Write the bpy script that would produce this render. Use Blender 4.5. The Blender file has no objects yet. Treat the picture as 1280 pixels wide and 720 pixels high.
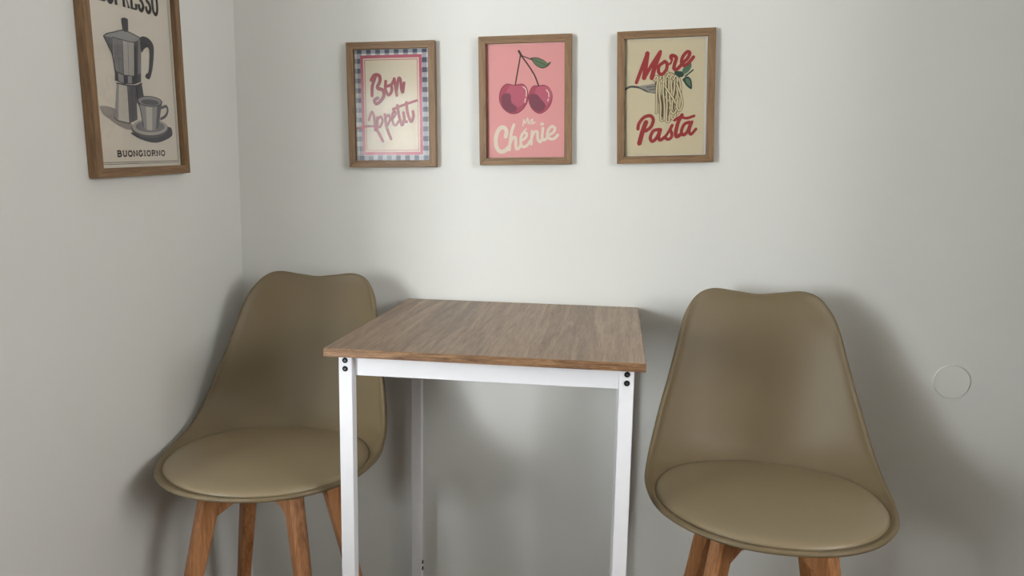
import bpy, bmesh, math, random
from mathutils import Vector, Matrix
random.seed(7)
S = bpy.context.scene
COL = S.collection
PI = math.pi

# ------------------------------------------------------------------ camera
def make_camera():
    yaw, pitch, roll = -0.15216, -0.14674, 0.01699
    loc = Vector((0.32806, -1.94719, 1.22796))
    right = Vector((math.cos(yaw), -math.sin(yaw), 0))
    fwd = Vector((math.sin(yaw)*math.cos(pitch), math.cos(yaw)*math.cos(pitch), math.sin(pitch)))
    up = right.cross(fwd)
    r2 = right*math.cos(roll) + up*math.sin(roll)
    u2 = up*math.cos(roll) - right*math.sin(roll)
    m = Matrix((( r2.x, u2.x, -fwd.x, loc.x), (r2.y, u2.y, -fwd.y, loc.y), (r2.z, u2.z, -fwd.z, loc.z), (0, 0, 0, 1)))
    cd = bpy.data.cameras.new('camera')
    cd.sensor_width = 36
    cd.lens = 955.07/1280*36
    cd.clip_start = 0.02
    co = bpy.data.objects.new('camera', cd)
    COL.objects.link(co)
    co.matrix_world = m
    S.camera = co
make_camera()

# ------------------------------------------------------------------ light
EXPOSURE = 0.0
WIN1 = dict(x0=-2.45, x1=-0.95, z0=0.70, z1=1.80, y=-3.1)       # window behind the camera, to its left
FILL_WIN = dict(y0=-2.95, y1=-1.50, z0=1.25, z1=2.35, x=2.6)         # unseen side window, added as fill for the left wall
S.view_settings.view_transform = 'Standard'
S.view_settings.look = 'None'
S.view_settings.gamma = 1.0
S.view_settings.use_curve_mapping = False
S.view_settings.exposure = EXPOSURE
world = bpy.data.worlds.new('world')
S.world = world
world.use_nodes = True
bg = world.node_tree.nodes['Background']
bg.inputs[0].default_value = (0.80, 0.90, 1.0, 1)
bg.inputs[1].default_value = 2.0

def daylight(name, loc, direction, sx, sy, power, color):
    ld = bpy.data.lights.new(name, 'AREA')
    ld.shape = 'RECTANGLE'; ld.size = sx; ld.size_y = sy
    ld.energy = power; ld.color = color
    o = bpy.data.objects.new(name, ld)
    COL.objects.link(o)
    o.location = loc
    o.rotation_euler = Vector(direction).to_track_quat('-Z', 'Z').to_euler()
    return o
# daylight outside one window, added fill outside the other: broader than the opening, so that every oblique view through it meets the sky
daylight('daylight_window', (-2.10, WIN1['y']-0.32, 1.35), (0, 1, 0), 3.2, 2.0, 800, (0.92, 0.97, 1.0))
daylight('added_side_fill', (FILL_WIN['x']+0.32, -2.2, 1.8), (-1, 0, 0), 2.2, 2.0, 190, (1.0, 0.99, 0.98))  # added fill lamp that brightens the left wall

# ------------------------------------------------------------------ helpers
def link(o, parent=None):
    COL.objects.link(o)
    if parent is not None:
        o.parent = parent
    return o
def tag(o, label=None, cat=None, group=None, kind=None):
    for k, v in (('label', label), ('category', cat), ('group', group), ('kind', kind)):
        if v: o[k] = v
    return o
def empty(name, loc, rz=0.0):
    o = bpy.data.objects.new(name, None)
    o.empty_display_size = 0.05
    link(o)
    o.location = loc
    o.rotation_euler = (0, 0, rz)
    return o
def obj(name, bm, mats, parent=None, smooth=False, bevel=0, seg=2):
    me = bpy.data.meshes.new(name)
    bmesh.ops.recalc_face_normals(bm, faces=bm.faces) if not smooth else None
    bm.to_mesh(me); bm.free()
    for m in (mats if isinstance(mats, (list, tuple)) else [mats]): me.materials.append(m)
    if smooth:
        for p in me.polygons: p.use_smooth = True
    o = bpy.data.objects.new(name, me)
    link(o, parent)
    if bevel:
        b = o.modifiers.new('bevel', 'BEVEL'); b.width = bevel; b.segments = seg; b.limit_method = 'ANGLE'; b.angle_limit = 0.6
        for p in me.polygons: p.use_smooth = True
        w = o.modifiers.new('normals', 'WEIGHTED_NORMAL'); w.keep_sharp = True
    return o
def box(bm, x0, x1, y0, y1, z0, z1):
    v = [bm.verts.new((x, y, z)) for z in (z0, z1) for y in (y0, y1) for x in (x0, x1)]
    for f in ((0, 2, 3, 1), (4, 5, 7, 6), (0, 1, 5, 4), (2, 6, 7, 3), (0, 4, 6, 2), (1, 3, 7, 5)):
        bm.faces.new([v[i] for i in f])
def box_obj(name, dims, mat, parent=None, bevel=0):
    bm = bmesh.new(); box(bm, *dims)
    return obj(name, bm, mat, parent, bevel=bevel)
def cyl(bm, c, axis, r0, r1, h, n=20):
    a = Vector(axis).normalized()
    t = a.orthogonal().normalized(); b = a.cross(t)
    c = Vector(c)
    lo = [bm.verts.new(c + (t*math.cos(k*2*PI/n) + b*math.sin(k*2*PI/n))*r0) for k in range(n)]
    hi = [bm.verts.new(c + a*h + (t*math.cos(k*2*PI/n) + b*math.sin(k*2*PI/n))*r1) for k in range(n)]
    for k in range(n):
        bm.faces.new((lo[k], lo[(k+1) % n], hi[(k+1) % n], hi[k]))
    bm.faces.new(list(reversed(lo))); bm.faces.new(hi)
def lerp_table(t, tab):
    if t <= tab[0][0]: return tab[0][1]
    for (a, va), (b, vb) in zip(tab, tab[1:]):
        if t <= b:
            u = (t-a)/(b-a); u = u*u*(3-2*u)
            return va + (vb-va)*u
    return tab[-1][1]
def catmull(pts, n=6, closed=False):
    P = [Vector(p) for p in pts]
    if len(P) < 3 and not closed: return P
    out = []
    m = len(P)
    rng = range(m if closed else m-1)
    for i in rng:
        if closed:
            a, b, c, d = P[i-1], P[i], P[(i+1) % m], P[(i+2) % m]
        else:
            b, c = P[i], P[i+1]
            a = P[i-1] if i > 0 else b*2-c
            d = P[i+2] if i+2 < m else c*2-b
        for k in range(n):
            t = k/n
            out.append(0.5*((2*b) + (c-a)*t + (2*a-5*b+4*c-d)*t*t + (3*b-a-3*c+d)*t**3))
    if not closed: out.append(P[-1])
    return out

# ------------------------------------------------------------------ materials
def srgb(h):
    c = [int(h[i:i+2], 16)/255 for i in (0, 2, 4)]
    return tuple((v/12.92 if v <= 0.04045 else ((v+0.055)/1.055)**2.4) for v in c) + (1,)
def new_mat(name):
    m = bpy.data.materials.new(name); m.use_nodes = True
    nt = m.node_tree
    return m, nt, nt.nodes['Principled BSDF']
def plain(name, col, rough=0.5, metal=0.0, noise=0.0, scale=40, bump=0.0, spec=0.5):
    m, nt, b = new_mat(name)
    c = srgb(col) if isinstance(col, str) else col
    b.inputs['Base Color'].default_value = c
    b.inputs['Roughness'].default_value = rough
    b.inputs['Metallic'].default_value = metal
    b.inputs['Specular IOR Level'].default_value = spec
    if noise or bump:
        tc = nt.nodes.new('ShaderNodeTexCoord')
        n = nt.nodes.new('ShaderNodeTexNoise'); n.inputs['Scale'].default_value = scale; n.inputs['Detail'].default_value = 4
        nt.links.new(tc.outputs['Object'], n.inputs['Vector'])
        if noise:
            mx = nt.nodes.new('ShaderNodeMix'); mx.data_type = 'RGBA'
            mx.inputs['A'].default_value = tuple(v*(1-noise) for v in c[:3]) + (1,)
            mx.inputs['B'].default_value = tuple(min(1, v*(1+noise)) for v in c[:3]) + (1,)
            nt.links.new(n.outputs['Fac'], mx.inputs['Factor'])
            nt.links.new(mx.outputs['Result'], b.inputs['Base Color'])
        if bump:
            bp = nt.nodes.new('ShaderNodeBump'); bp.inputs['Strength'].default_value = bump; bp.inputs['Distance'].default_value = 0.002
            nt.links.new(n.outputs['Fac'], bp.inputs['Height'])
            nt.links.new(bp.outputs['Normal'], b.inputs['Normal'])
    return m
def wood(name, cols, stretch, rough=0.45, fine=1.0, bump=0.15, plank=None):
    """grain: noise stretched by the mapping scale; cols = dark, mid, light"""
    m, nt, b = new_mat(name)
    N, Lk = nt.nodes.new, nt.links.new
    tc = N('ShaderNodeTexCoord'); mp = N('ShaderNodeMapping'); mp.inputs['Scale'].default_value = stretch
    Lk(tc.outputs['Object'], mp.inputs['Vector'])
    n1 = N('ShaderNodeTexNoise'); n1.inputs['Scale'].default_value = 1.0; n1.inputs['Detail'].default_value = 6; n1.inputs['Distortion'].default_value = 1.2
    n2 = N('ShaderNodeTexNoise'); n2.inputs['Scale'].default_value = 5.0*fine; n2.inputs['Detail'].default_value = 5; n2.inputs['Distortion'].default_value = 0.6
    Lk(mp.outputs[0], n1.inputs['Vector']); Lk(mp.outputs[0], n2.inputs['Vector'])
    add = N('ShaderNodeMix'); add.data_type = 'FLOAT'; add.inputs[0].default_value = 0.45
    Lk(n1.outputs['Fac'], add.inputs[2]); Lk(n2.outputs['Fac'], add.inputs[3])
    src = add.outputs[0]
    if plank:
        # board-to-board tone shift of a printed plank decor
        sx = N('ShaderNodeSeparateXYZ'); Lk(tc.outputs['Object'], sx.inputs[0])
        ml = N('ShaderNodeMath'); ml.operation = 'MULTIPLY'; ml.inputs[1].default_value = 1/plank; Lk(sx.outputs['X'], ml.inputs[0])
        fl = N('ShaderNodeMath'); fl.operation = 'FLOOR'; Lk(ml.outputs[0], fl.inputs[0])
        wn = N('ShaderNodeTexWhiteNoise'); wn.noise_dimensions = '1D'; Lk(fl.outputs[0], wn.inputs['W'])
        mr = N('ShaderNodeMapRange'); mr.inputs[3].default_value = -0.06; mr.inputs[4].default_value = 0.06; Lk(wn.outputs['Value'], mr.inputs[0])
        ad = N('ShaderNodeMath'); ad.operation = 'ADD'; Lk(add.outputs[0], ad.inputs[0]); Lk(mr.outputs[0], ad.inputs[1])
        cb = N('ShaderNodeCombineXYZ'); Lk(wn.outputs['Value'], cb.inputs['Y'])
        vs = N('ShaderNodeVectorMath'); vs.operation = 'SCALE'; vs.inputs['Scale'].default_value = 7.0; Lk(cb.outputs[0], vs.inputs[0])
        va = N('ShaderNodeVectorMath'); va.operation = 'ADD'; Lk(tc.outputs['Object'], va.inputs[0]); Lk(vs.outputs[0], va.inputs[1])
        Lk(va.outputs[0], mp.inputs['Vector'])
        src = ad.outputs[0]
    cr = N('ShaderNodeValToRGB')
    cr.color_ramp.elements[0].position = 0.36; cr.color_ramp.elements[0].color = srgb(cols[0])
    cr.color_ramp.elements[1].position = 0.66; cr.color_ramp.elements[1].color = srgb(cols[2])
    e = cr.color_ramp.elements.new(0.5); e.color = srgb(cols[1])
    Lk(src, cr.inputs[0]); Lk(cr.outputs[0], b.inputs['Base Color'])
    b.inputs['Roughness'].default_value = rough
    if bump:
        bp = N('ShaderNodeBump'); bp.inputs['Strength'].default_value = bump; bp.inputs['Distance'].default_value = 0.001
        Lk(src, bp.inputs['Height']); Lk(bp.outputs[0], b.inputs['Normal'])
    return m
def pane_glass(name, ior=1.5):
    m = bpy.data.materials.new(name); m.use_nodes = True
    nt = m.node_tree; nt.nodes.clear()
    out = nt.nodes.new('ShaderNodeOutputMaterial'); mix = nt.nodes.new('ShaderNodeMixShader')
    tr = nt.nodes.new('ShaderNodeBsdfTransparent'); gl = nt.nodes.new('ShaderNodeBsdfGlossy'); fr = nt.nodes.new('ShaderNodeFresnel')
    gl.inputs['Roughness'].default_value = 0.02; fr.inputs['IOR'].default_value = ior
    nt.links.new(fr.outputs[0], mix.inputs[0]); nt.links.new(tr.outputs[0], mix.inputs[1]); nt.links.new(gl.outputs[0], mix.inputs[2])
    nt.links.new(mix.outputs[0], out.inputs[0])
    return m
M = {}
M['wall'] = plain('wall_paint', 'D9D9D4', 0.8, noise=0.012, scale=9, bump=0.06, spec=0.25)
M['wall_b'] = plain('wall_paint_low_bounce', '9A938A', 0.8, noise=0.012, scale=9, bump=0.06, spec=0.25)  # unseen walls darkened to cut bounce light and deepen the shadows
M['ceiling'] = plain('ceiling_paint', 'E4E4E0', 0.8, noise=0.01, scale=6)
M['floor'] = wood('floor_oak', ('4A3828', '5F4A36', '735B43'), (9, 1.2, 9), 0.4, plank=0.16)
M['white_metal'] = plain('white_powder_coat', 'E9E9EC', 0.42, noise=0.01, scale=60, bump=0.02)
M['steel'] = plain('bolt_steel', '70747A', 0.3, 1.0, noise=0.05, scale=300)
M['black_steel'] = plain('socket_black', '101114', 0.4, 0.6, noise=0.1, scale=300)
M['tabletop'] = wood('tabletop_grey_oak', ('776251', '957D67', 'AB947D'), (48, 2.6, 48), 0.42, 1.6, 0.06, plank=0.098)
M['edge'] = wood('edge_band_oak', ('4E3420', '7E5B3C', 'A8855F'), (12, 12, 220), 0.5, 1.4, 0.2)
M['frame'] = wood('frame_oak_long', ('664C33', '7D6041', '92734F'), (90, 5, 60), 0.5)
M['frame_h'] = wood('frame_oak_cross', ('664C33', '7D6041', '92734F'), (5, 90, 60), 0.5)
M['beech'] = wood('leg_beech', ('87572F', 'A67147', 'BC8A5E'), (45, 45, 4), 0.42)
M['shell'] = plain('shell_taupe_plastic', '716247', 0.52, noise=0.02, scale=14, bump=0.02)
M['cushion'] = plain('cushion_taupe_leatherette', '8C7D62', 0.38, noise=0.02, scale=30, bump=0.05)
M['glass'] = pane_glass('pane_glass')
def clear_face():
    m = bpy.data.materials.new('pane_clear_face'); m.use_nodes = True
    nt = m.node_tree; nt.nodes.clear()
    out = nt.nodes.new('ShaderNodeOutputMaterial'); tr = nt.nodes.new('ShaderNodeBsdfTransparent')
    nt.links.new(tr.outputs[0], out.inputs[0])
    return m
M['clear'] = clear_face()
M['upvc'] = plain('window_white', 'ECECEA', 0.35, noise=0.01, scale=20)

# ------------------------------------------------------------------ the setting
XL, XR, YF, XFL, H = -0.7207, 2.6, -3.1, -3.6, 2.55
STUB = -0.87
XN, NOOK = 1.45, -0.85
def struct(name, dims, mat, parent=None):
    o = box_obj(name, dims, mat, parent)
    if parent is None: tag(o, kind='structure')
    return o
struct('floor', (XFL-0.12, XR+0.12, YF-0.12, 0.12, -0.1, 0), M['floor'])
struct('ceiling', (XFL-0.12, XR+0.12, YF-0.12, 0.12, H, H+0.1), M['ceiling'])
struct('wall_back', (XL-0.12, XN+0.12, 0, 0.12, 0, H), M['wall'])
struct('wall_left', (XL-0.12, XL, STUB, 0, 0, H), M['wall'])
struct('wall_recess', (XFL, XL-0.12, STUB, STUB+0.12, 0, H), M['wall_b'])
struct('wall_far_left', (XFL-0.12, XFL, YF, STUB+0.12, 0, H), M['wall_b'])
def wall_with_opening(name, a0, a1, z0, z1, lo, hi, t0, t1, axis):
    bm = bmesh.new()
    for (p, q, r, s) in ((lo, a0, 0, H), (a1, hi, 0, H), (a0, a1, 0, z0), (a0, a1, z1, H)):
        if axis == 'x': box(bm, p, q, t0, t1, r, s)
        else: box(bm, t0, t1, p, q, r, s)
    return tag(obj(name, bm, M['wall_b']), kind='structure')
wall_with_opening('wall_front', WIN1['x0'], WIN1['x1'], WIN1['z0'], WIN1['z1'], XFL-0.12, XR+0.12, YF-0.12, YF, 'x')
wall_with_opening('wall_far_right', FILL_WIN['y0'], FILL_WIN['y1'], FILL_WIN['z0'], FILL_WIN['z1'], YF, NOOK+0.12, XR, XR+0.12, 'y')
# unseen walls added to keep the side fill off the right back wall
struct('wall_right_added', (XN, XN+0.12, NOOK, 0, 0, H), M['wall_b'])
struct('wall_return_added', (XN+0.12, XR, NOOK, NOOK+0.12, 0, H), M['wall_b'])
def window(name, a0, a1, z0, z1, t, axis, mull=1):
    root = empty(name, (0, 0, 0)); tag(root, kind='structure')
    def bb(nm, p, q, r, s, d0, d1, mat):
        return struct(nm, (p, q, t+d0, t+d1, r, s) if axis == 'x' else (t+d0, t+d1, p, q, r, s), mat, root)
    f = 0.055
    bb('jamb', a0, a0+f, z0, z1, -0.035, 0.035, M['upvc']); bb('jamb', a1-f, a1, z0, z1, -0.035, 0.035, M['upvc'])
    bb('head_rail', a0+f, a1-f, z1-f, z1, -0.035, 0.035, M['upvc']); bb('sill_rail', a0+f, a1-f, z0, z0+f, -0.035, 0.035, M['upvc'])
    mid = a0+(a1-a0)*0.62
    bb('mullion', mid-0.05, mid+0.05, z0+f, z1-f, -0.03, 0.03, M['upvc'])
    for p, q in ((a0+f, mid-0.05), (mid+0.05, a1-f)):
        pane = bb('pane', p, q, z0+f, z1-f, -0.004, 0.004, [M['glass'], M['clear']])
        for pl in pane.data.polygons:               # one mirroring face; the rest lets light through
            pl.material_index = 0 if (pl.normal.y > 0.9 if axis == 'x' else pl.normal.x < -0.9) else 1
    return root
window('window_1', WIN1['x0'], WIN1['x1'], WIN1['z0'], WIN1['z1'], YF-0.07, 'x')
window('added_fill_window', FILL_WIN['y0'], FILL_WIN['y1'], FILL_WIN['z0'], FILL_WIN['z1'], XR+0.07, 'y')  # out-of-view window added to carry the side fill

# sheer curtains hanging at the two sides of the window behind the camera
def sheer_mat():
    m = bpy.data.materials.new('sheer_curtain'); m.use_nodes = True
    nt = m.node_tree; nt.nodes.clear()
    N = nt.nodes.new
    out = N('ShaderNodeOutputMaterial'); m1 = N('ShaderNodeMixShader'); m2 = N('ShaderNodeMixShader')
    df = N('ShaderNodeBsdfDiffuse'); tl = N('ShaderNodeBsdfTranslucent'); tp = N('ShaderNodeBsdfTransparent')
    df.inputs[0].default_value = (0.8, 0.79, 0.77, 1); tl.inputs[0].default_value = (0.7, 0.69, 0.67, 1)
    m1.inputs[0].default_value = 0.42; m2.inputs[0].default_value = 0.05
    nt.links.new(df.outputs[0], m1.inputs[1]); nt.links.new(tl.outputs[0], m1.inputs[2])
    nt.links.new(m1.outputs[0], m2.inputs[1]); nt.links.new(tp.outputs[0], m2.inputs[2])
    nt.links.new(m2.outputs[0], out.inputs[0])
    return m
M['sheer'] = sheer_mat()
def curtain(x0, x1, tie, label):
    bm = bmesh.new()
    nx, nz = 90, 24
    rows = []
    for j in range(nz+1):
        v = j/nz
        z = 0.03 + (2.27-0.03)*v
        pinch = math.exp(-((z-1.0)/0.45)**2)*0.22
        row = []
        for i in range(nx+1):
            u = i/nx
            x = x0 + (x1-x0)*u
            x = x + (tie-x)*pinch
            row.append(bm.verts.new((x, YF+0.10+0.028*math.sin(u*2*PI*9+0.6*math.sin(v*5)), z)))
        rows.append(row)
    for j in range(nz):
        for i in range(nx):
            bm.faces.new((rows[j][i], rows[j][i+1], rows[j+1][i+1], rows[j+1][i]))
    o = obj('sheer_curtain', bm, M['sheer'], smooth=True)
    return tag(o, label, 'curtain', 'sheer curtains at the window')
curtain(-2.80, -2.43, -2.75, 'white sheer curtain drawn to the jamb nearer the far side wall')
curtain(-1.58, -0.74, -0.85, 'white sheer curtain gathered on the window side towards the table nook')
bm = bmesh.new(); cyl(bm, (-3.3, YF+0.10, 2.29), (1, 0, 0), 0.012, 0.012, 2.65, 16)
rod = obj('rod', bm, M['steel'])
rr = empty('curtain_rod', (0, 0, 0)); rod.parent = rr
tag(rr, 'slim metal curtain rod above the window', 'curtain rod')
for xx in (-3.26, -0.7):
    bm = bmesh.new(); cyl(bm, (xx, YF, 2.29), (0, 1, 0), 0.008, 0.008, 0.10, 12); obj('bracket', bm, M['steel'], rr)

# ------------------------------------------------------------------ low cabinet-shaped block, added out of view to shade the lower walls
def make_light_blocker():
    x0, x1, y0, y1 = -2.2, -0.52, -1.98, -1.52
    t = empty('added_light_blocker', ((x0+x1)/2, (y0+y1)/2, 0))
    tag(t, 'unseen low white cabinet with oak top, added to block low window light', 'added_light_blocker')
    a, b = (x1-x0)/2, (y1-y0)/2
    box_obj('plinth', (-a+0.02, a-0.02, -b+0.05, b-0.05, 0, 0.07), M['black_steel'], t)
    box_obj('carcass', (-a, a, -b, b-0.022, 0.07, 0.735), M['upvc'], t, bevel=0.001)
    n = 3
    for k in range(n):
        p, q = -a+2*a*k/n+0.003, -a+2*a*(k+1)/n-0.003
        d = box_obj('door', (p, q, b-0.022, b-0.003, 0.074, 0.731), M['upvc'], t, bevel=0.0015)
        box_obj('handle', ((p+q)/2-0.07, (p+q)/2+0.07, b-0.003, b+0.018, 0.68, 0.692), M['steel'], d, bevel=0.002)
    box_obj('top_board', (-a-0.01, a+0.01, -b, b+0.012, 0.735, 0.76), M['tabletop'], t, bevel=0.002)
make_light_blocker()

# ------------------------------------------------------------------ table
def make_table():
    TH, W = 0.90, 0.60
    t = empty('bar_table', (0.0604, -0.3065, 0), 0.0181)
    tag(t, 'square high table with grey oak top on white metal legs, between the two stools', 'table')
    h, e = W/2, 0.0012
    box_obj('tabletop', (-h+e, h-e, -h+e, h-e, TH-0.016, TH), M['tabletop'], t, bevel=0.0006)
    for (a, b, c, d) in ((-h, h, -h, -h+e), (-h, h, h-e, h), (-h, -h+e, -h+e, h-e), (h-e, h, -h+e, h-e)):
        box_obj('edge_band', (a, b, c, d, TH-0.016, TH-0.0004), M['edge'], t)
    lw, ld = 0.027, 0.024
    ox, oy = h-0.0194, h-0.0263
    zt = TH-0.016
    for sx in (-1, 1):
        for sy in (-1, 1):
            x0, x1 = sorted((sx*ox, sx*(ox-lw))); y0, y1 = sorted((sy*oy, sy*(oy-ld)))
            leg = box_obj('leg', (x0, x1, y0, y1, 0.012, zt), M['white_metal'], t, bevel=0.0016)
            box_obj('foot_cap', (x0+0.002, x1-0.002, y0+0.002, y1-0.002, 0, 0.012), M['black_steel'], leg)
            cx = (x0+x1)/2
            yface = sy*oy
            for dz in (0.0125, 0.0290):
                b_bolt((cx+0.0005*sx, yface, zt-dz), (0, sy, 0), leg)
            if sy > 0:
                for dz in (0.160, 0.178):
                    b_bolt((sx*(ox-lw), (y0+y1)/2, dz), (-sx, 0, 0), leg)
    # rails between the legs, set back from the leg faces
    rz0 = zt-0.044
    for sy in (-1, 1):
        ya, yb = sorted((sy*(oy-0.011), sy*(oy-ld)))
        box_obj('apron_rail', (-ox+lw, ox-lw, ya, yb, rz0, zt), M['white_metal'], t, bevel=0.0015)
    for sx in (-1, 1):
        xa, xb = sorted((sx*(ox-0.004), sx*(ox-lw+0.004)))
        box_obj('apron_rail', (xa, xb, -oy+ld, oy-ld, rz0, zt), M['white_metal'], t, bevel=0.0015)
        box_obj('foot_rail', (xa, xb, -oy+ld, oy-ld, 0.105, 0.133), M['white_metal'], t, bevel=0.0015)
    return t
def b_bolt(c, axis, parent):
    a = Vector(axis)
    bm = bmesh.new(); cyl(bm, c, axis, 0.0056, 0.0046, 0.0022, 18)
    b = obj('bolt', bm, M['black_steel'], parent)
    for f in b.data.polygons: f.use_smooth = False
    b.data.materials.append(M['steel'])
    bm = bmesh.new(); bm.from_mesh(b.data)
    cap = [f for f in bm.faces if f.normal.dot(a) > 0.95]
    r = bmesh.ops.inset_region(bm, faces=cap, thickness=0.0022)
    for f in cap: f.material_index = 1
    bmesh.ops.translate(bm, verts=list({v for f in cap for v in f.verts}), vec=a*-0.0008)
    bm.to_mesh(b.data); bm.free()
    return b
make_table()

# ------------------------------------------------------------------ stools
# flat pattern of the moulded shell: half outline (half width, arc length from the seat centre towards the top)
HALF = [(0.0, -0.222), (0.085, -0.208), (0.160, -0.160), (0.212, -0.082), (0.233, 0.015), (0.231, 0.095), (0.221, 0.175), (0.207, 0.26),
        (0.191, 0.34), (0.176, 0.42), (0.164, 0.49), (0.153, 0.535), (0.132, 0.576), (0.102, 0.589), (0.05, 0.580), (0.0, 0.574)]
ZB = 0.566                              # lowest level of the shell's seat, inside
R0, LEAN = 0.105, math.radians(75)      # radius and angle of the turn from seat into back
S0 = 0.115                              # where the turn starts
def profile(s):
    """centre line of the shell: returns y, z and the inward normal (y, z)"""
    if s <= S0: return s, ZB, 0.0, 1.0
    a = (s-S0)/R0
    if a <= LEAN: return S0+R0*math.sin(a), ZB+R0*(1-math.cos(a)), -math.sin(a), math.cos(a)
    d = s-S0-R0*LEAN
    a = LEAN
    return S0+R0*math.sin(a)+d*math.cos(a), ZB+R0*(1-math.cos(a))+d*math.sin(a), -math.sin(a), math.cos(a)
EDGE = [(-0.222, -0.222, 0.592), (-0.16, -0.160, 0.592), (-0.08, -0.080, 0.593), (0.0, -0.002, 0.597), (0.05, 0.044, 0.604), (0.10, 0.084, 0.618), (0.15, 0.117, 0.641),
        (0.20, 0.142, 0.671), (0.26, 0.166, 0.714), (0.34, 0.194, 0.774), (0.42, 0.221, 0.836), (0.49, 0.245, 0.888), (0.535, 0.264, 0.921), (0.60, 0.288, 0.966)]
def spline(tab, s, k):
    """smooth (cubic Hermite) look-up of column k over the first column"""
    n = len(tab)
    s = min(max(s, tab[0][0]), tab[-1][0])
    i = 0
    while i < n-2 and s > tab[i+1][0]: i += 1
    def slope(j):
        a, b = max(j-1, 0), min(j+1, n-1)
        return (tab[b][k]-tab[a][k])/(tab[b][0]-tab[a][0])
    x0, x1 = tab[i][0], tab[i+1][0]
    d = x1-x0; u = (s-x0)/d
    return (2*u**3-3*u*u+1)*tab[i][k] + (u**3-2*u*u+u)*d*slope(i) + (-2*u**3+3*u*u)*tab[i+1][k] + (u**3-u*u)*d*slope(i+1)
WIDTH = [(s, x) for x, s in HALF[4:12]]
def shell_point(x, s, r):
    """between the centre line and the smooth rim line of the moulded shell"""
    y, z, ny, nz = profile(s)
    ey, ez = spline(EDGE, s, 1), spline(EDGE, s, 2)
    seat = 1 - lerp_table(s, [(-0.02, 0.0), (0.20, 1.0)])
    wx = min(1.0, abs(x)/spline(WIDTH, s, 1)) if s > 0 else min(1.0, abs(x)/0.233)
    q = seat*r**3.2 + (1-seat)*wx**2.3
    return Vector((x, y+(ey-y)*q, z+(ez-z)*q))
def outline():
    full = [Vector((x, s)) for x, s in HALF] + [Vector((-x, s)) for x, s in reversed(HALF[1:-1])]
    return catmull(full, 5, closed=True)
def make_shell(parent):
    B = outline(); n = len(B)
    c = Vector((0, 0.04))
    bm = bmesh.new()
    top = bm.verts.new(shell_point(c.x, c.y, 0))
    rings = []
    NR = 22
    for k in range(1, NR+1):
        r = k/NR
        rings.append([shell_point(*(c+(b-c)*r), r) for b in B])
    # rolled lip: out, then down behind the edge
    last, prev = rings[-1], rings[-2]
    T = [(last[i]-prev[i]).normalized() for i in range(n)]
    tang = [(last[(i+1) % n]-last[i-1]).normalized() for i in range(n)]
    Nn = []
    for i in range(n):
        m = T[i].cross(tang[i]).normalized()
        y, z, ny, nz = profile(B[i].y)
        if m.dot(Vector((0, ny, nz))) < 0: m = -m
        T[i] = (tang[i].cross(m)).normalized()*(1 if (tang[i].cross(m)).dot(last[i]-prev[i]) > 0 else -1)
        Nn.append(m)
    def off(a, b): return [last[i]+T[i]*a+Nn[i]*b for i in range(n)]
    outer = [off(0.003, 0.0015), off(0.007, 0.0012), off(0.0095, -0.0015), off(0.0098, -0.006), off(0.0075, -0.0085), off(0.003, -0.0075)]
    under = []
    for k in range(NR, 0, -2):
        r = k/NR
        ring = []
        for b in B:
            q = c+(b-c)*r
            p = shell_point(q.x, q.y, r)
            y, z, ny, nz = profile(q.y)
            ring.append(p-Vector((0, ny, nz))*0.007)
        under.append(ring)
    allr = [[bm.verts.new(p) for p in ring] for ring in rings+outer+under]
    for i in range(n): bm.faces.new((top, allr[0][i], allr[0][(i+1) % n]))
    for a, b in zip(allr, allr[1:]):
        for i in range(n): bm.faces.new((a[i], b[i], b[(i+1) % n], a[(i+1) % n]))
    bm.faces.new(allr[-1])
    bmesh.ops.recalc_face_normals(bm, faces=bm.faces)
    return obj('shell', bm, M['shell'], parent, smooth=True)
def make_cushion(parent):
    bm = bmesh.new()
    n = 72
    a, b0, cy = 0.225, 0.206, -0.007
    prof = [(0.0, 0.040), (0.2, 0.0395), (0.4, 0.038), (0.6, 0.0352), (0.75, 0.0318), (0.86, 0.0275), (0.93, 0.0225), (0.97, 0.018), (0.99, 0.012), (0.985, 0.006), (0.95, 0.003)]
    rings = []
    for r, h in prof[1:]:
        ring = []
        for k in range(n):
            t = 2*PI*k/n
            x, s = a*r*math.cos(t), cy+b0*r*math.sin(t)
            base = shell_point(x, s, min(1.0, math.hypot(x/0.231, (s)/0.222)))
            zz = ZB+h+0.6*max(0.0, base.z-ZB-0.002)*r**2
            ring.append(bm.verts.new((x, s, zz)))
        rings.append(ring)
    top = bm.verts.new((0, cy, ZB+prof[0][1]))
    for i in range(n): bm.faces.new((top, rings[0][i], rings[0][(i+1) % n]))
    for p, q in zip(rings, rings[1:]):
        for i in range(n): bm.faces.new((p[i], q[i], q[(i+1) % n], p[(i+1) % n]))
    bm.faces.new(rings[-1])
    bmesh.ops.recalc_face_normals(bm, faces=bm.faces)
    return obj('seat_cushion', bm, M['cushion'], parent, smooth=True)
LEG_TOP, LEG_BOT, LEG_Z = 0.093, 0.184, 0.548
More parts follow.
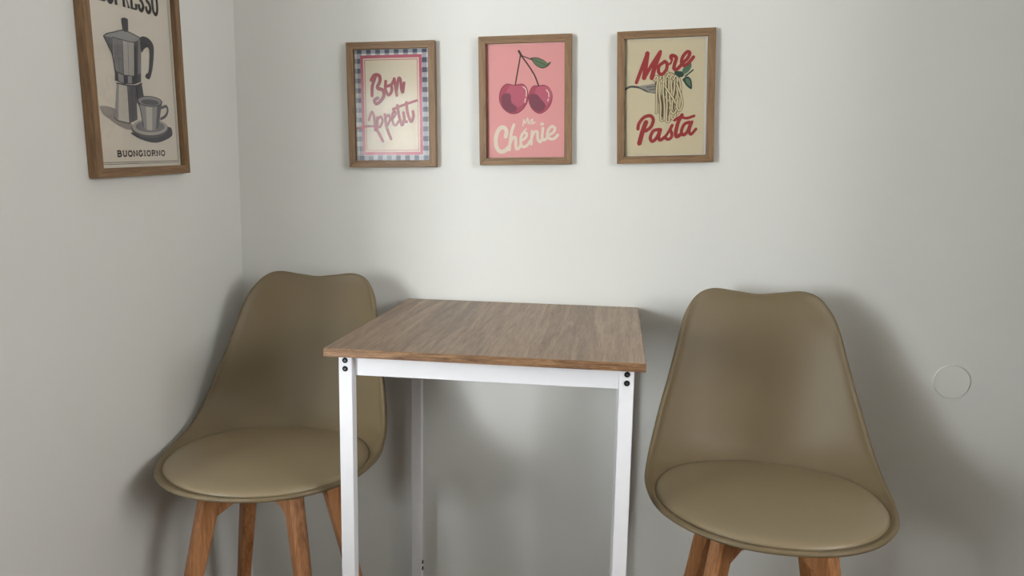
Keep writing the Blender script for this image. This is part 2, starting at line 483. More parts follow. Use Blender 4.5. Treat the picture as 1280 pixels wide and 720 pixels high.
def make_leg(sx, sy, parent):
    """tapered beech leg, broad side turned along the diagonal, with its top cut flat under the seat"""
    bm = bmesh.new()
    d = Vector((sx, sy, 0)).normalized(); t = Vector((-sy, sx, 0)).normalized()
    rows = []
    for z, hd, ht in ((LEG_Z, 0.021, 0.0165), (LEG_Z-0.10, 0.020, 0.016), (0.25, 0.0165, 0.014), (0.0, 0.0125, 0.0115)):
        u = 1-z/LEG_Z
        p = LEG_TOP+(LEG_BOT-LEG_TOP)*u
        c = Vector((sx*p, sy*p, z))
        ch = 0.0065
        sec = [(hd, -ht+ch), (hd, ht-ch), (hd-ch, ht), (-hd+0.002, ht), (-hd, ht-0.002), (-hd, -ht+0.002), (-hd+0.002, -ht), (hd-ch, -ht)]
        rows.append([bm.verts.new(c+d*a+t*b) for a, b in sec])
    k = len(rows[0])
    for p, q in zip(rows, rows[1:]):
        for i in range(k): bm.faces.new((p[i], p[(i+1) % k], q[(i+1) % k], q[i]))
    bm.faces.new(rows[0]); bm.faces.new(rows[-1])
    return obj('leg', bm, M['beech'], parent, bevel=0.0015)
def make_arm(ang, zoff, parent):
    bm = bmesh.new()
    d = Vector((math.cos(ang), math.sin(ang), 0)); t = Vector((-d.y, d.x, 0))
    L = LEG_TOP*math.sqrt(2)+0.004
    for sgn in (1,):
        z1, z0 = LEG_Z+0.0, LEG_Z-0.040
        pts = [(-L, z1), (L, z1), (L, z0-0.026), (L-0.046, z0), (-L+0.046, z0), (-L, z0-0.026)]
        for k in (0,):
            fa = [bm.verts.new(d*a+t*0.0125+Vector((0, 0, z-zoff))) for a, z in pts]
            fb = [bm.verts.new(d*a-t*0.0125+Vector((0, 0, z-zoff))) for a, z in pts]
            bm.faces.new(fa); bm.faces.new(list(reversed(fb)))
            for i in range(6): bm.faces.new((fa[i], fb[i], fb[(i+1) % 6], fa[(i+1) % 6]))
    return obj('cross_brace', bm, M['beech'], parent, bevel=0.002)
def make_stool(label, loc, rz):
    t = empty('bar_stool', loc, rz)
    tag(t, label, 'stool', 'taupe tulip bar stools')
    make_shell(t); make_cushion(t)
    for sx in (-1, 1):
        for sy in (-1, 1): make_leg(sx, sy, t)
    make_arm(PI/4, 0, t); make_arm(-PI/4, 0.0005, t)
    bm = bmesh.new(); cyl(bm, (0, 0, LEG_Z), (0, 0, 1), 0.075, 0.075, 0.011, 28)
    obj('mounting_plate', bm, M['black_steel'], t)
    return t
make_stool('taupe moulded stool in the room corner, below the coffee pot poster', (-0.452, -0.405, 0), math.radians(2))
make_stool('taupe moulded stool beside the round blank cover on the wall', (0.623, -0.42, 0), math.radians(-1))

# ------------------------------------------------------------------ blank cover on the wall
def wall_cover():
    bm = bmesh.new()
    n = 48
    prof = [(0.0416, 0.0), (0.0416, 0.0034), (0.0406, 0.0046), (0.0396, 0.0046), (0.0386, 0.0036)]
    rings = [[bm.verts.new((1.113+r*math.cos(2*PI*k/n), -h, 0.750+r*math.sin(2*PI*k/n))) for k in range(n)] for r, h in prof]
    for p, q in zip(rings, rings[1:]):
        for i in range(n): bm.faces.new((p[i], p[(i+1) % n], q[(i+1) % n], q[i]))
    bm.faces.new(rings[-1])
    o = obj('junction_box_cover', bm, M['wall'])
    return tag(o, 'round blank junction box cover painted like the wall', 'wall cover')
wall_cover()

ART = {
 'bon': [
  ('lettering','s','rose',8.2,[(-433,710),(-517,489),(-531,246)]),
  ('lettering','s','rose',8.9,[(-541,639),(-456,760),(-325,741),(-315,602),(-383,444),(-243,384),(-218,241),(-314,109),(-430,44),(-470,138),(-383,187)]),
  ('lettering','s','rose',7.6,[(-159,605),(-171,416),(-97,259),(-6,357),(-20,497),(-120,479)]),
  ('lettering','s','rose',7.6,[(-20,490),(61,628)]),
  ('lettering','s','rose',8.2,[(69,660),(99,461),(126,248)]),
  ('lettering','s','rose',7.6,[(125,378),(185,665),(237,624),(253,409),(290,325),(327,556)]),
  ('lettering2','s','rose',5.5,[(-943,-570),(-744,-525),(-492,-517)]),
  ('lettering2','s','rose',6.9,[(-634,-357),(-550,-156),(-489,-298),(-469,-619)]),
  ('lettering2','s','rose',7.6,[(-403,-299),(-425,-585),(-351,-738),(-269,-902)]),
  ('lettering2','s','rose',6.2,[(-398,-350),(-310,-280),(-270,-402),(-338,-536),(-403,-535)]),
  ('lettering2','s','rose',7.6,[(-198,-228),(-170,-521),(-53,-849)]),
  ('lettering2','s','rose',6.2,[(-182,-309),(-95,-242),(-70,-364),(-137,-497)]),
  ('lettering2','s','rose',6.2,[(-20,-364),(83,-231),(49,-144),(-7,-270),(20,-465),(98,-500),(153,-407)]),
  ('lettering2','s','rose',7.6,[(138,-5),(174,-273),(247,-502),(306,-375)]),
  ('lettering2','s','rose',7.6,[(296,-191),(327,-392),(376,-416)]),
  ('lettering2','s','rose',7.6,[(376,65),(409,-209),(489,-417),(555,-294),(547,-161)]),
  ('lettering2','s','rose',6.2,[(19,-97),(286,0),(658,114)]),
 ],
 'cherie': [
  ('cherry','p','cherry_line',0.0,[(-280,401),(-476,430),(-618,306),(-668,63),(-580,-156),(-397,-296),(-200,-300),(-31,-173),(71,20),(60,263),(-56,417)]),
  ('cherry','p','cherry',0.0,[(-281,385),(-467,413),(-602,295),(-649,64),(-565,-144),(-392,-277),(-204,-280),(-44,-160),(53,24),(43,255),(-68,400)]),
  ('cherry','p','cherry_light',0.0,[(-212,366),(-353,387),(-455,298),(-491,123),(-427,-35),(-296,-135),(-154,-138),(-32,-47),(41,92),(33,267),(-51,377)]),
  ('cherry','p','cherry_dark',0.0,[(-506,195),(-380,171),(-353,-25),(-227,-136),(-242,-245),(-383,-269),(-551,-157),(-606,35),(-591,143)]),
  ('cherry','s','cream',2.5,[(-51,347),(21,264),(21,116)]),
  ('cherry','s','cream',2.5,[(4,62),(-13,-32)]),
  ('cherry2','p','cherry_line',0.0,[(347,369),(194,362),(96,208),(82,-7),(165,-198),(332,-315),(500,-264),(638,-100),(682,115),(610,304),(472,380)]),
  ('cherry2','p','cherry',0.0,[(349,355),(203,348),(110,202),(97,-3),(176,-184),(335,-296),(493,-247),(625,-91),(667,113),(599,293),(467,365)]),
  ('cherry2','p','cherry_light',0.0,[(424,340),(314,335),(244,224),(234,69),(294,-68),(414,-152),(534,-116),(634,2),(666,157),(614,293),(514,347)]),
  ('cherry2','p','cherry_dark',0.0,[(124,154),(277,156),(416,13),(505,-124),(416,-257),(277,-255),(151,-144),(104,19)]),
  ('cherry2','s','cream',2.5,[(527,258),(583,184),(591,90)]),
  ('cherry2','s','cream',2.5,[(577,42),(561,-12)]),
  ('stem','s','stem',3.3,[(-120,1098),(-180,779),(-252,405)]),
  ('stem','s','stem',3.6,[(-95,1097),(85,852),(237,608),(333,364)]),
  ('stem','s','stem',5.6,[(-158,1211),(-95,1097)]),
  ('stem','s','stem',2.5,[(-81,1097),(140,1005)]),
  ('leaf','p','stem',0.0,[(127,1030),(279,1047),(444,989),(555,906),(645,930),(555,818),(417,779),(265,853),(182,951)]),
  ('leaf','p','leaf',0.0,[(152,1014),(289,1028),(438,978),(537,907),(619,927),(537,832),(413,798),(276,862),(201,946)]),
  ('leaf','s','stem',1.1,[(154,1010),(334,939),(527,853),(624,912)]),
  ('lettering','s','cream',3.1,[(-64,-615),(-42,-452)]),
  ('lettering','s','cream',3.1,[(-42,-452),(-1,-545),(53,-413),(73,-556)]),
  ('lettering','s','cream',3.1,[(162,-457),(111,-495),(119,-557),(161,-531),(179,-446)]),
  ('lettering','s','cream',3.1,[(179,-446),(189,-558),(241,-518)]),
  ('lettering2','s','cream',10.2,[(-504,-866),(-482,-732),(-541,-642),(-637,-653),(-723,-769),(-761,-945),(-737,-1131),(-642,-1236),(-524,-1217),(-417,-1115)]),
  ('lettering2','s','cream',7.6,[(-294,-581),(-350,-744),(-390,-970),(-413,-1198)]),
  ('lettering2','s','cream',7.6,[(-395,-1032),(-320,-899),(-256,-900),(-246,-1013),(-236,-1169),(-172,-1159),(-119,-1077)]),
  ('lettering2','s','cream',6.9,[(-108,-974),(9,-893),(26,-795),(-50,-779),(-114,-892),(-115,-1056),(-51,-1129),(50,-1079),(118,-977)]),
  ('lettering2','s','cream',3.6,[(-37,-732),(24,-680)]),
  ('lettering2','s','cream',7.1,[(171,-748),(156,-895),(145,-1060)]),
  ('lettering2','s','cream',6.1,[(161,-895),(232,-763),(295,-750),(308,-785)]),
  ('lettering2','s','cream',7.1,[(304,-764),(314,-939),(377,-1011),(430,-899)]),
  ('lettering2','s','cream',7.1,[(442,-674),(421,-899),(472,-965),(545,-911)]),
  ('lettering2','s','cream',8.6,[(415,-572),(432,-572)]),
  ('lettering2','s','cream',7.1,[(555,-860),(702,-781),(743,-679),(670,-633),(580,-717),(555,-860),(618,-933),(723,-934),(816,-843)]),
 ],
 'pasta': [
  ('fork','s','steel_dark',5.2,[(-951,228),(-833,281),(-619,253),(-448,169),(-257,125)]),
  ('fork','p','steel',0.0,[(-630,280),(-386,318),(-237,338),(-169,248),(-235,134),(-342,123),(-470,191)]),
  ('fork','s','steel_dark',1.9,[(-449,257),(-194,269)]),
  ('fork','s','steel_dark',1.9,[(-385,192),(-194,217)]),
  ('noodles','p','noodle_dark',0.0,[(-247,437),(-171,510),(-39,561),(113,574),(264,531),(341,416),(364,171),(367,-93),(275,-242),(161,-314),(49,-463),(-46,-499),(-125,-344),(-165,-152),(-186,76),(-245,267)]),
  ('noodles','s','noodle_dark',6.0,[(-69,474),(-25,566),(25,508),(9,175),(39,-217),(36,-554)]),
  ('noodles','s','noodle',3.4,[(-69,474),(-25,566),(25,508),(9,175),(39,-217),(36,-554)]),
  ('noodles','s','noodle_dark',6.0,[(149,429),(193,521),(243,463),(282,209),(248,-99),(233,-365),(275,-412),(316,-339),(320,-101)]),
  ('noodles','s','noodle',3.4,[(149,429),(193,521),(243,463),(282,209),(248,-99),(233,-365),(275,-412),(316,-339),(320,-101)]),
  ('noodles','s','noodle_dark',6.0,[(-149,188),(5,-6),(159,-125),(310,-54)]),
  ('noodles','s','noodle',3.4,[(-149,188),(5,-6),(159,-125),(310,-54)]),
  ('noodles','s','noodle_dark',6.0,[(69,470),(113,562),(163,504),(145,217),(159,-129),(156,-426)]),
  ('noodles','s','noodle',3.4,[(69,470),(113,562),(163,504),(145,217),(159,-129),(156,-426)]),
  ('noodles','s','noodle_dark',6.0,[(-18,500),(27,592),(76,534),(86,193),(121,-208),(113,-552)]),
  ('noodles','s','noodle',3.4,[(-18,500),(27,592),(76,534),(86,193),(121,-208),(113,-552)]),
  ('noodles','s','noodle_dark',6.0,[(21,457),(66,549),(116,491),(145,191),(170,-167),(157,-474),(199,-521),(240,-448),(244,-169)]),
  ('noodles','s','noodle',3.4,[(21,457),(66,549),(116,491),(145,191),(170,-167),(157,-474),(199,-521),(240,-448),(244,-169)]),
  ('noodles','s','noodle_dark',6.0,[(-187,449),(-142,542),(-92,484),(-107,228),(-129,-85),(-133,-355)]),
  ('noodles','s','noodle',3.4,[(-187,449),(-142,542),(-92,484),(-107,228),(-129,-85),(-133,-355)]),
  ('noodles','s','noodle_dark',6.0,[(-232,398),(-188,491),(-138,433),(-152,145),(-108,-203),(-112,-501),(-69,-548),(-28,-475),(-23,-205)]),
  ('noodles','s','noodle',3.4,[(-232,398),(-188,491),(-138,433),(-152,145),(-108,-203),(-112,-501),(-69,-548),(-28,-475),(-23,-205)]),
  ('noodles','s','noodle_dark',6.0,[(237,370),(281,462),(331,404),(363,186),(352,-87),(338,-323)]),
  ('noodles','s','noodle',3.4,[(237,370),(281,462),(331,404),(363,186),(352,-87),(338,-323)]),
  ('noodles','s','noodle_dark',6.0,[(107,436),(151,528),(201,470),(215,235),(171,-56),(161,-308)]),
  ('noodles','s','noodle',3.4,[(107,436),(151,528),(201,470),(215,235),(171,-56),(161,-308)]),
  ('noodles','s','noodle_dark',6.0,[(-107,464),(-62,557),(-12,499),(19,173),(40,-210),(26,-539),(69,-586),(110,-513),(114,-212)]),
  ('noodles','s','noodle',3.4,[(-107,464),(-62,557),(-12,499),(19,173),(40,-210),(26,-539),(69,-586),(110,-513),(114,-212)]),
  ('noodles','s','noodle_dark',6.0,[(-113,413),(41,182),(196,-50),(275,-242),(200,-392),(123,-313)]),
  ('noodles','s','noodle',3.4,[(-113,413),(41,182),(196,-50),(275,-242),(200,-392),(123,-313)]),
  ('noodles','s','noodle_dark',6.0,[(190,411),(234,503),(284,445),(274,224),(307,-56),(302,-296)]),
  ('noodles','s','noodle',3.4,[(190,411),(234,503),(284,445),(274,224),(307,-56),(302,-296)]),
  ('noodles','s','noodle_dark',6.0,[(-279,414),(-234,507),(-184,449),(-210,203),(-212,-102),(-215,-364)]),
  ('noodles','s','noodle',3.4,[(-279,414),(-234,507),(-184,449),(-210,203),(-212,-102),(-215,-364)]),
  ('noodles','s','noodle_dark',6.0,[(267,324),(365,58),(406,-170),(352,-320),(275,-242),(291,-53)]),
  ('noodles','s','noodle',3.4,[(267,324),(365,58),(406,-170),(352,-320),(275,-242),(291,-53)]),
  ('noodles','s','noodle_dark',6.0,[(-135,441),(-91,533),(-41,475),(-56,159),(-19,-216),(-22,-539)]),
  ('noodles','s','noodle',3.4,[(-135,441),(-91,533),(-41,475),(-56,159),(-19,-216),(-22,-539)]),
  ('basil_leaf','p','basil_dark',0.0,[(203,594),(307,611),(444,570),(403,474),(288,478)]),
  ('basil_leaf','p','basil',0.0,[(391,614),(462,735),(587,793),(605,699),(548,597),(438,535)]),
  ('basil_leaf','p','basil_dark',0.0,[(404,416),(518,478),(610,387),(623,179),(512,241),(437,348)]),
  ('basil_leaf','p','basil',0.0,[(467,403),(530,432),(583,367),(595,242),(521,297)]),
  ('basil_leaf','s','basil_dark',3.5,[(466,486),(549,545),(646,625)]),
  ('lettering','s','red',8.5,[(-695,375),(-580,682),(-434,1062)]),
  ('lettering','s','red',11.0,[(-438,1051),(-478,740),(-510,480)]),
  ('lettering','s','red',8.5,[(-510,480),(-305,817),(-129,1080)]),
  ('lettering','s','red',11.0,[(-147,1039),(-258,732),(-328,473)]),
  ('lettering','s','red',8.0,[(-21,848),(-153,749),(-166,603),(-87,548),(17,659),(28,800),(-31,848)]),
  ('lettering','s','red',5.0,[(28,773),(112,797),(153,893)]),
  ('lettering','s','red',8.5,[(129,914),(123,966),(177,976),(249,920),(211,776),(197,677),(261,654),(368,749)]),
  ('lettering','s','red',8.0,[(399,800),(512,899),(564,1021),(499,1050),(397,934),(374,801),(427,737),(535,788),(653,924)]),
  ('lettering2','s','red',8.0,[(-653,-734),(-627,-604),(-504,-458),(-347,-429),(-282,-534),(-341,-692),(-461,-789)]),
  ('lettering2','s','red',11.3,[(-459,-579),(-541,-807),(-616,-1083)]),
  ('lettering2','s','red',8.0,[(-140,-758),(-280,-794),(-351,-952),(-302,-1044),(-198,-956),(-116,-768)]),
  ('lettering2','s','red',7.5,[(-104,-763),(-146,-957),(-106,-1015),(2,-941)]),
  ('lettering2','s','red',6.6,[(-8,-961),(80,-833),(170,-670)]),
  ('lettering2','s','red',7.5,[(170,-670),(131,-765),(164,-865),(153,-955),(82,-1003),(12,-971)]),
  ('lettering2','s','red',8.9,[(403,-431),(316,-591),(256,-848),(285,-944),(389,-881)]),
  ('lettering2','s','red',6.6,[(226,-549),(354,-477),(512,-509),(689,-459)]),
  ('lettering2','s','red',7.5,[(577,-602),(459,-654),(394,-812),(443,-908),(541,-815),(609,-623)]),
  ('lettering2','s','red',7.0,[(642,-596),(580,-796),(621,-897),(737,-771)]),
 ],
 'espresso': [
  ('moka_pot','p','shade',0.0,[(-1206,-906),(-780,-942),(-763,-1155),(-311,-1199),(-329,-1347),(-647,-1296),(-940,-1161),(-1142,-1056)]),
  ('moka_pot','q','g2',0.0,[(-938,449),(-671,457),(-693,89),(-880,395)]),
  ('moka_pot','q','g4',0.0,[(-945,451),(-865,512),(-621,565),(-346,643),(-134,632),(228,564),(23,451),(-372,444),(-672,454)]),
  ('moka_pot','q','g3',0.0,[(-674,464),(-367,447),(-410,-246),(-680,-187)]),
  ('moka_pot','q','g5',0.0,[(-375,448),(10,447),(-69,-241),(-418,-247)]),
  ('moka_pot','q','g1',0.0,[(2,448),(154,495),(57,-211),(-77,-242)]),
  ('moka_pot','q','g3',0.0,[(146,493),(262,568),(161,-172),(49,-211)]),
  ('moka_pot','q','g1',0.0,[(-679,-179),(-409,-242),(-77,-237),(161,-166),(139,-344),(-107,-413),(-426,-430),(-705,-379)]),
  ('moka_pot','q','g4',0.0,[(-592,-234),(-423,-255),(-431,-413),(-592,-378)]),
  ('moka_pot','q','g4',0.0,[(-287,-260),(-147,-253),(-165,-398),(-297,-403)]),
  ('moka_pot','q','g0',0.0,[(-356,868),(-255,902),(-140,889),(-150,659),(-254,611),(-335,642)]),
  ('moka_pot','s','g0',2.1,[(-937,452),(-810,515),(-621,565),(-339,642),(-134,632),(228,564)]),
  ('moka_pot','s','g0',1.7,[(-675,461),(-367,447),(10,447),(245,561)]),
  ('moka_pot','s','g0',2.9,[(-938,447),(-853,328),(-716,111),(-677,-194)]),
  ('moka_pot','p','g0',0.0,[(228,564),(434,608),(637,516),(672,342),(578,-27),(446,-256),(308,-234),(338,-163),(432,-91),(510,298),(459,398),(344,359),(226,278)]),
  ('moka_pot','q','g4',0.0,[(-656,-427),(-583,-449),(-693,-1167),(-803,-1114)]),
  ('moka_pot','q','g6',0.0,[(-591,-444),(-322,-447),(-346,-1218),(-702,-1168)]),
  ('moka_pot','q','g2',0.0,[(-332,-448),(-42,-435),(-77,-1133),(-355,-1218)]),
  ('moka_pot','q','g1',0.0,[(-52,-436),(156,-364),(201,-671),(-46,-804)]),
  ('moka_pot','s','g1',2.4,[(-811,-1114),(-703,-1173),(-351,-1218)]),
  ('moka_pot','s','g2',1.7,[(-372,444),(-413,-242)]),
  ('moka_pot','s','g2',1.2,[(-524,446),(-545,-217)]),
  ('moka_pot','s','g2',1.2,[(-198,440),(-253,-243)]),
  ('moka_pot','s','g1',1.9,[(-327,-447),(-350,-1215)]),
  ('moka_pot','s','g1',1.4,[(-192,-449),(-223,-1182)]),
  ('moka_pot','s','g1',2.9,[(-656,-427),(-322,-447),(-42,-435),(160,-369)]),
  ('coffee_cup','p','g1',0.0,[(-337,-1406),(31,-1552),(534,-1610),(1034,-1496),(1148,-1382),(1008,-1256),(247,-1427)]),
  ('coffee_cup','p','g2',0.0,[(1002,-1303),(936,-1384),(774,-1453),(547,-1498),(291,-1513),(47,-1497),(-149,-1454),(-272,-1390),(-306,-1315),(-248,-1240),(-105,-1174),(106,-1127),(355,-1107),(607,-1117),(821,-1157),(961,-1223)]),
  ('coffee_cup','p','g5',0.0,[(973,-1271),(911,-1340),(759,-1399),(543,-1437),(300,-1451),(67,-1438),(-121,-1402),(-240,-1349),(-274,-1286),(-220,-1221),(-84,-1165),(117,-1124),(354,-1107),(594,-1115),(798,-1149),(933,-1204)]),
  ('coffee_cup','p','g3',0.0,[(865,-1260),(816,-1309),(694,-1351),(518,-1379),(319,-1389),(127,-1381),(-29,-1356),(-128,-1318),(-158,-1272),(-114,-1226),(-2,-1185),(163,-1156),(358,-1143),(554,-1149),(722,-1173),(832,-1212)]),
  ('coffee_cup','q','g1',0.0,[(-51,-731),(54,-784),(151,-1313),(92,-1263),(26,-890)]),
  ('coffee_cup','q','g4',0.0,[(30,-785),(246,-834),(233,-1342),(132,-1308)]),
  ('coffee_cup','q','g6',0.0,[(236,-832),(474,-832),(410,-1348),(222,-1342)]),
  ('coffee_cup','q','g4',0.0,[(464,-833),(660,-805),(542,-1330),(400,-1348)]),
  ('coffee_cup','q','g2',0.0,[(649,-805),(836,-712),(638,-1281),(532,-1330)]),
  ('coffee_cup','p','g1',0.0,[(841,-736),(792,-780),(681,-817),(526,-840),(352,-847),(186,-836),(53,-811),(-29,-774),(-49,-731),(-4,-689),(99,-653),(246,-628),(417,-619),(587,-628),(729,-653),(819,-691)]),
  ('coffee_cup','p','g4',0.0,[(799,-732),(756,-769),(656,-800),(515,-820),(357,-825),(206,-817),(85,-795),(9,-764),(-10,-728),(30,-693),(123,-663),(257,-642),(413,-635),(567,-642),(696,-663),(778,-695)]),
  ('coffee_cup','p','g2',0.0,[(712,-753),(680,-777),(604,-796),(497,-809),(375,-812),(257,-807),(161,-793),(101,-772),(85,-749),(114,-726),(186,-707),(290,-694),(410,-690),(530,-695),(630,-708),(694,-729)]),
  ('coffee_cup','s','g2',6.2,[(798,-848),(981,-807),(1023,-907),(927,-1021),(746,-1090)]),
 ],
}

# ------------------------------------------------------------------ framed posters
PC = {'rose': 'A02A3A', 'cherry_line': '8E3A4C', 'cherry': 'BE5468', 'cherry_light': 'C9667A', 'cherry_dark': '8A4A5A', 'cream': 'F1E4CE', 'stem': '4A3527', 'leaf': '66805E',
      'steel': '9A958C', 'steel_dark': '55524E', 'noodle': 'E4D6AE', 'noodle_dark': '6B5A3C', 'basil': '5F7F66', 'basil_dark': '24493E', 'red': 'A93334',
      'shade': 'A39C92', 'g0': '474648', 'g1': '58575A', 'g2': '6E6C6E', 'g3': '8A8786', 'g4': 'A09D99', 'g5': 'BAB5AC', 'g6': 'CBC4B7', 'ink': '2E2927',
      'pink_paper': 'EEAAA6', 'cream_paper': 'E9DCC2', 'tan_paper': 'DFD2B0', 'grey_paper': 'E2D9C9', 'white_paper': 'F2EFE8', 'pink_line': 'C5566B'}
_pm = {}
def ink(k):
    if k not in _pm: _pm[k] = plain('print_'+k, PC[k], 0.6, noise=0.03, scale=120)
    return _pm[k]
def gingham():
    m, nt, b = new_mat('print_gingham')
    N, Lk = nt.nodes.new, nt.links.new
    tc = N('ShaderNodeTexCoord'); sp = N('ShaderNodeSeparateXYZ'); Lk(tc.outputs['Object'], sp.inputs[0])
    vals = []
    for ax in ('X', 'Y'):
        mu = N('ShaderNodeMath'); mu.operation = 'MULTIPLY'; mu.inputs[1].default_value = 1/0.0245; Lk(sp.outputs[ax], mu.inputs[0])
        ad = N('ShaderNodeMath'); ad.operation = 'ADD'; ad.inputs[1].default_value = 20.2; Lk(mu.outputs[0], ad.inputs[0])
        fr = N('ShaderNodeMath'); fr.operation = 'FRACT'; Lk(ad.outputs[0], fr.inputs[0])
        gt = N('ShaderNodeMath'); gt.operation = 'GREATER_THAN'; gt.inputs[1].default_value = 0.5; Lk(fr.outputs[0], gt.inputs[0])
        vals.append(gt)
    su = N('ShaderNodeMath'); su.operation = 'ADD'; Lk(vals[0].outputs[0], su.inputs[0]); Lk(vals[1].outputs[0], su.inputs[1])
    hf = N('ShaderNodeMath'); hf.operation = 'MULTIPLY'; hf.inputs[1].default_value = 0.5; Lk(su.outputs[0], hf.inputs[0])
    cr = N('ShaderNodeValToRGB'); cr.color_ramp.interpolation = 'CONSTANT'
    cr.color_ramp.elements[0].color = srgb('F0EDE6'); cr.color_ramp.elements[1].position = 0.75; cr.color_ramp.elements[1].color = srgb('474D60')
    e = cr.color_ramp.elements.new(0.25); e.color = srgb('AFB1BA')
    Lk(hf.outputs[0], cr.inputs[0]); Lk(cr.outputs[0], b.inputs['Base Color']); b.inputs['Roughness'].default_value = 0.6
    return m
class Print:
    """flat printed shapes collected into one mesh per motif"""
    def __init__(self): self.bm = {}; self.mats = {}; self.k = 0
    def slot(self, elem, col):
        l = self.mats.setdefault(elem, [])
        if col not in l: l.append(col)
        return self.bm.setdefault(elem, bmesh.new()), l.index(col)
    def z(self):
        self.k += 1
        return 0.00015+self.k*0.000008
    def poly(self, elem, col, pts):
        bm, mi = self.slot(elem, col); z = self.z()
        f = bm.faces.new([bm.verts.new((p[0], p[1], z)) for p in pts]); f.material_index = mi
    def stroke(self, elem, col, pts, w, smooth=True, caps=True):
        bm, mi = self.slot(elem, col); z = self.z()
        P = catmull([Vector(p) for p in pts], 6) if smooth else [Vector(p) for p in pts]
        L, Rr = [], []
        for i, p in enumerate(P):
            d = (P[min(i+1, len(P)-1)]-P[max(i-1, 0)])
            if d.length < 1e-9: d = Vector((1, 0))
            d.normalize(); nn = Vector((-d.y, d.x))*w/2
            L.append(bm.verts.new((p.x+nn.x, p.y+nn.y, z))); Rr.append(bm.verts.new((p.x-nn.x, p.y-nn.y, z)))
        for i in range(len(P)-1):
            bm.faces.new((L[i], Rr[i], Rr[i+1], L[i+1])).material_index = mi
        if caps:
            for ci, p in enumerate((P[0], P[-1])):
                bm.faces.new([bm.verts.new((p.x+w/2*math.cos(a*PI/5), p.y+w/2*math.sin(a*PI/5), z+0.000002*(ci+1))) for a in range(10)]).material_index = mi
    def build(self, parent):
        for e, bm in self.bm.items():
            bmesh.ops.triangulate(bm, faces=[f for f in bm.faces if len(f.verts) > 4])
            for f in bm.faces:
                f.normal_update()
                if f.normal.z < 0: f.normal_flip()
            me = bpy.data.meshes.new(e); bm.to_mesh(me); bm.free()
            for c in self.mats[e]: me.materials.append(ink(c))
            link(bpy.data.objects.new(e.rstrip('0123456789'), me), parent)
GLYPH = {  # unit box glyphs of a slab-serif capital: (smooth, points)
 'B': [(0, [(.2, 0), (.2, 1)]), (1, [(.2, 1), (.6, 1), (.8, .77), (.6, .53), (.2, .53)]), (1, [(.2, .53), (.65, .53), (.88, .27), (.65, 0), (.2, 0)]), (0, [(.02, 0), (.3, 0)]), (0, [(.02, 1), (.3, 1)])],
 'U': [(1, [(.2, 1), (.2, .4), (.32, .06), (.68, .06), (.8, .4), (.8, 1)]), (0, [(.02, 1), (.38, 1)]), (0, [(.64, 1), (.98, 1)])],
 'O': [(1, [(.5, 1), (.22, .86), (.12, .5), (.22, .14), (.5, 0), (.78, .14), (.88, .5), (.78, .86), (.5, 1)])],
 'N': [(0, [(.18, 0), (.18, 1)]), (0, [(.18, 1), (.82, 0)]), (0, [(.82, 0), (.82, 1)]), (0, [(.02, 0), (.36, 0)]), (0, [(.02, 1), (.25, 1)]), (0, [(.66, 1), (.98, 1)])],
 'G': [(1, [(.84, .74), (.66, .98), (.36, .96), (.14, .5), (.34, .04), (.62, .02), (.82, .2)]), (0, [(.82, 0), (.82, .44)]), (0, [(.58, .44), (.98, .44)])],
 'I': [(0, [(.5, 0), (.5, 1)]), (0, [(.26, 0), (.74, 0)]), (0, [(.26, 1), (.74, 1)])],
 'R': [(0, [(.2, 0), (.2, 1)]), (1, [(.2, 1), (.62, 1), (.84, .76), (.62, .5), (.2, .5)]), (0, [(.52, .5), (.86, 0)]), (0, [(.02, 0), (.4, 0)]), (0, [(.02, 1), (.3, 1)]), (0, [(.7, 0), (1, 0)])],
 'E': [(0, [(.22, 0), (.22, 1)]), (0, [(.04, 1), (.84, 1)]), (0, [(.04, 0), (.88, 0)]), (0, [(.22, .52), (.66, .52)]), (0, [(.84, 1), (.84, .76)]), (0, [(.88, 0), (.88, .26)])],
 'S': [(1, [(.82, .74), (.7, .96), (.4, .98), (.18, .76), (.36, .56), (.68, .44), (.84, .22), (.6, .02), (.3, .04), (.16, .28)])],
 'P': [(0, [(.2, 0), (.2, 1)]), (1, [(.2, 1), (.65, 1), (.88, .75), (.65, .46), (.2, .46)]), (0, [(.02, 0), (.4, 0)]), (0, [(.02, 1), (.3, 1)])]}
def typeset(pr, elem, text, x0, x1, y0, h, w, wide=None):
    adv = [0.62 if c == 'I' else 1.0 for c in text]
    u = (x1-x0)/sum(adv)
    x = x0
    for c, a in zip(text, adv):
        for sm, pts in GLYPH[c]:
            q = [(x+(px-0.5)*u*0.92+u*a/2, y0+w/2+py*(h-w)) for px, py in pts]
            vert = (not sm) and abs(q[0][0]-q[-1][0]) < 1e-6
            pr.stroke(elem, 'ink', q, (wide or w) if (vert or sm) else w, bool(sm), caps=False)
        x += a*u
def rect(pr, elem, col, x0, x1, y0, y1): pr.poly(elem, col, [(x0, y0), (x1, y0), (x1, y1), (x0, y1)])
def outline_rect(pr, elem, col, x0, x1, y0, y1, w):
    rect(pr, elem, col, x0, x1, y0, y0+w); rect(pr, elem, col, x0, x1, y1-w, y1); rect(pr, elem, col, x0, x0+w, y0+w, y1-w); rect(pr, elem, col, x1-w, x1, y0+w, y1-w)
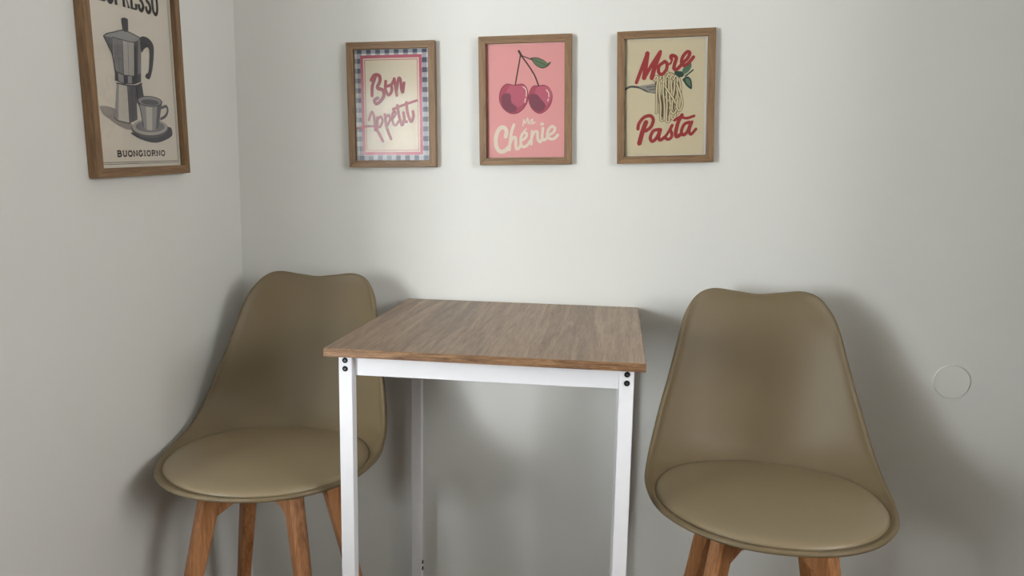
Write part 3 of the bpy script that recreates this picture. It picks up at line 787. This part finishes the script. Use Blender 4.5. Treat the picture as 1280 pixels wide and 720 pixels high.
def framed(label, loc, rot, W, Hh, rail, depth, paper_mat, art, extra=None):
    """local x right, y up, z out of the wall"""
    root = empty('framed_poster', loc)
    root.rotation_euler = rot.to_euler()
    tag(root, label, 'picture', 'framed food posters')
    a, b = W/2, Hh/2
    def rail_obj(pts, mat):
        bm = bmesh.new()
        lo = [bm.verts.new((x, y, 0.001)) for x, y in pts]; hi = [bm.verts.new((x, y, depth)) for x, y in pts]
        bm.faces.new(lo); bm.faces.new(hi)
        for i in range(4): bm.faces.new((lo[i], lo[(i+1) % 4], hi[(i+1) % 4], hi[i]))
        obj('frame_rail', bm, mat, root, bevel=0.0008)
    g = 0.00015
    rail_obj([(-a, -b), (a, -b), (a-rail, -b+rail-g), (-a+rail, -b+rail-g)], M['frame_h'])
    rail_obj([(-a, b), (a, b), (a-rail, b-rail+g), (-a+rail, b-rail+g)], M['frame_h'])
    rail_obj([(-a, -b+g), (-a+rail-g, -b+rail), (-a+rail-g, b-rail), (-a, b-g)], M['frame'])
    rail_obj([(a, -b+g), (a-rail+g, -b+rail), (a-rail+g, b-rail), (a, b-g)], M['frame'])
    zp = depth*0.45
    box_obj('backboard', (-a+rail*0.6, a-rail*0.6, -b+rail*0.6, b-rail*0.6, 0.002, zp-0.001), ink('white_paper'), root)
    poster = box_obj('poster', (-a+rail+0.0005, a-rail-0.0005, -b+rail+0.0005, b-rail-0.0005, -0.0008, 0), paper_mat, root)
    poster.location = (0, 0, zp)
    pr = Print()
    if extra: extra(pr)
    for e, kind, col, w, pts in ART[art]:
        q = [(x*1e-4, y*1e-4) for x, y in pts]
        if kind == 's': pr.stroke(e, col, q, w*1e-3)
        elif kind == 'p': pr.poly(e, col, catmull([Vector(v) for v in q], 5, closed=True))
        else: pr.poly(e, col, q)
    pr.build(poster)
    gl = box_obj('glass', (-a+rail+0.0005, a-rail-0.0005, -b+rail+0.0005, b-rail-0.0005, zp+0.003, zp+0.005), [M['glass'], M['clear']], root)
    for p in gl.data.polygons:                      # the room-side face mirrors, the others only let light through
        p.material_index = 0 if p.normal.z > 0.9 else 1
    return root
def on_back(r): return Matrix(((1, 0, 0), (0, 0, -1), (0, 1, 0))) @ Matrix.Rotation(r, 3, 'Z')
def on_left(r): return Matrix(((0, 0, 1), (1, 0, 0), (0, 1, 0))) @ Matrix.Rotation(r, 3, 'Z')
def x_bon(pr):
    rect(pr, 'border', 'pink_line', -0.0825, 0.0800, -0.1255, 0.1255)
    rect(pr, 'border', 'cream_paper', -0.0750, 0.0725, -0.1180, 0.1180)
    outline_rect(pr, 'border', 'pink_line', -0.0715, 0.0690, -0.1145, 0.1145, 0.0016)
def x_pasta(pr):
    rect(pr, 'print_area', 'tan_paper', -0.0965, 0.0925, -0.1380, 0.1380)
def x_espresso(pr):
    outline_rect(pr, 'border', 'ink', -0.1345, 0.1345, -0.2050, 0.2050, 0.0011)
    outline_rect(pr, 'border', 'ink', -0.1308, 0.1308, -0.2015, 0.2015, 0.0011)
    typeset(pr, 'lettering', 'BUONGIORNO', -0.0830, 0.0830, -0.1897, 0.0124, 0.0016, 0.0032)
    typeset(pr, 'lettering2', 'ESPRESSO', -0.1020, 0.0950, 0.1110, 0.0460, 0.0040, 0.0078)
FW, FH = 0.2323, 0.3144
framed('oak framed poster with blue gingham border and pink brush lettering', (-0.2884, 0, 1.3999), on_back(0.0178), FW, FH, 0.0178, 0.02, gingham(), 'bon', x_bon)
framed('oak framed pink poster of two cherries with cream lettering', (0.0566, 0, 1.4115), on_back(0.0233), FW, FH, 0.0178, 0.02, ink('pink_paper'), 'cherie')
framed('oak framed tan poster of spaghetti on a fork with red lettering', (0.3997, 0, 1.4207), on_back(0.0341), FW, FH, 0.0178, 0.02, ink('white_paper'), 'pasta', x_pasta)
framed('large oak framed poster of a coffee pot and cup in grey', (XL, -0.4359, 1.4440), on_left(0.0393), 0.318, 0.46, 0.0185, 0.022, ink('grey_paper'), 'espresso', x_espresso)
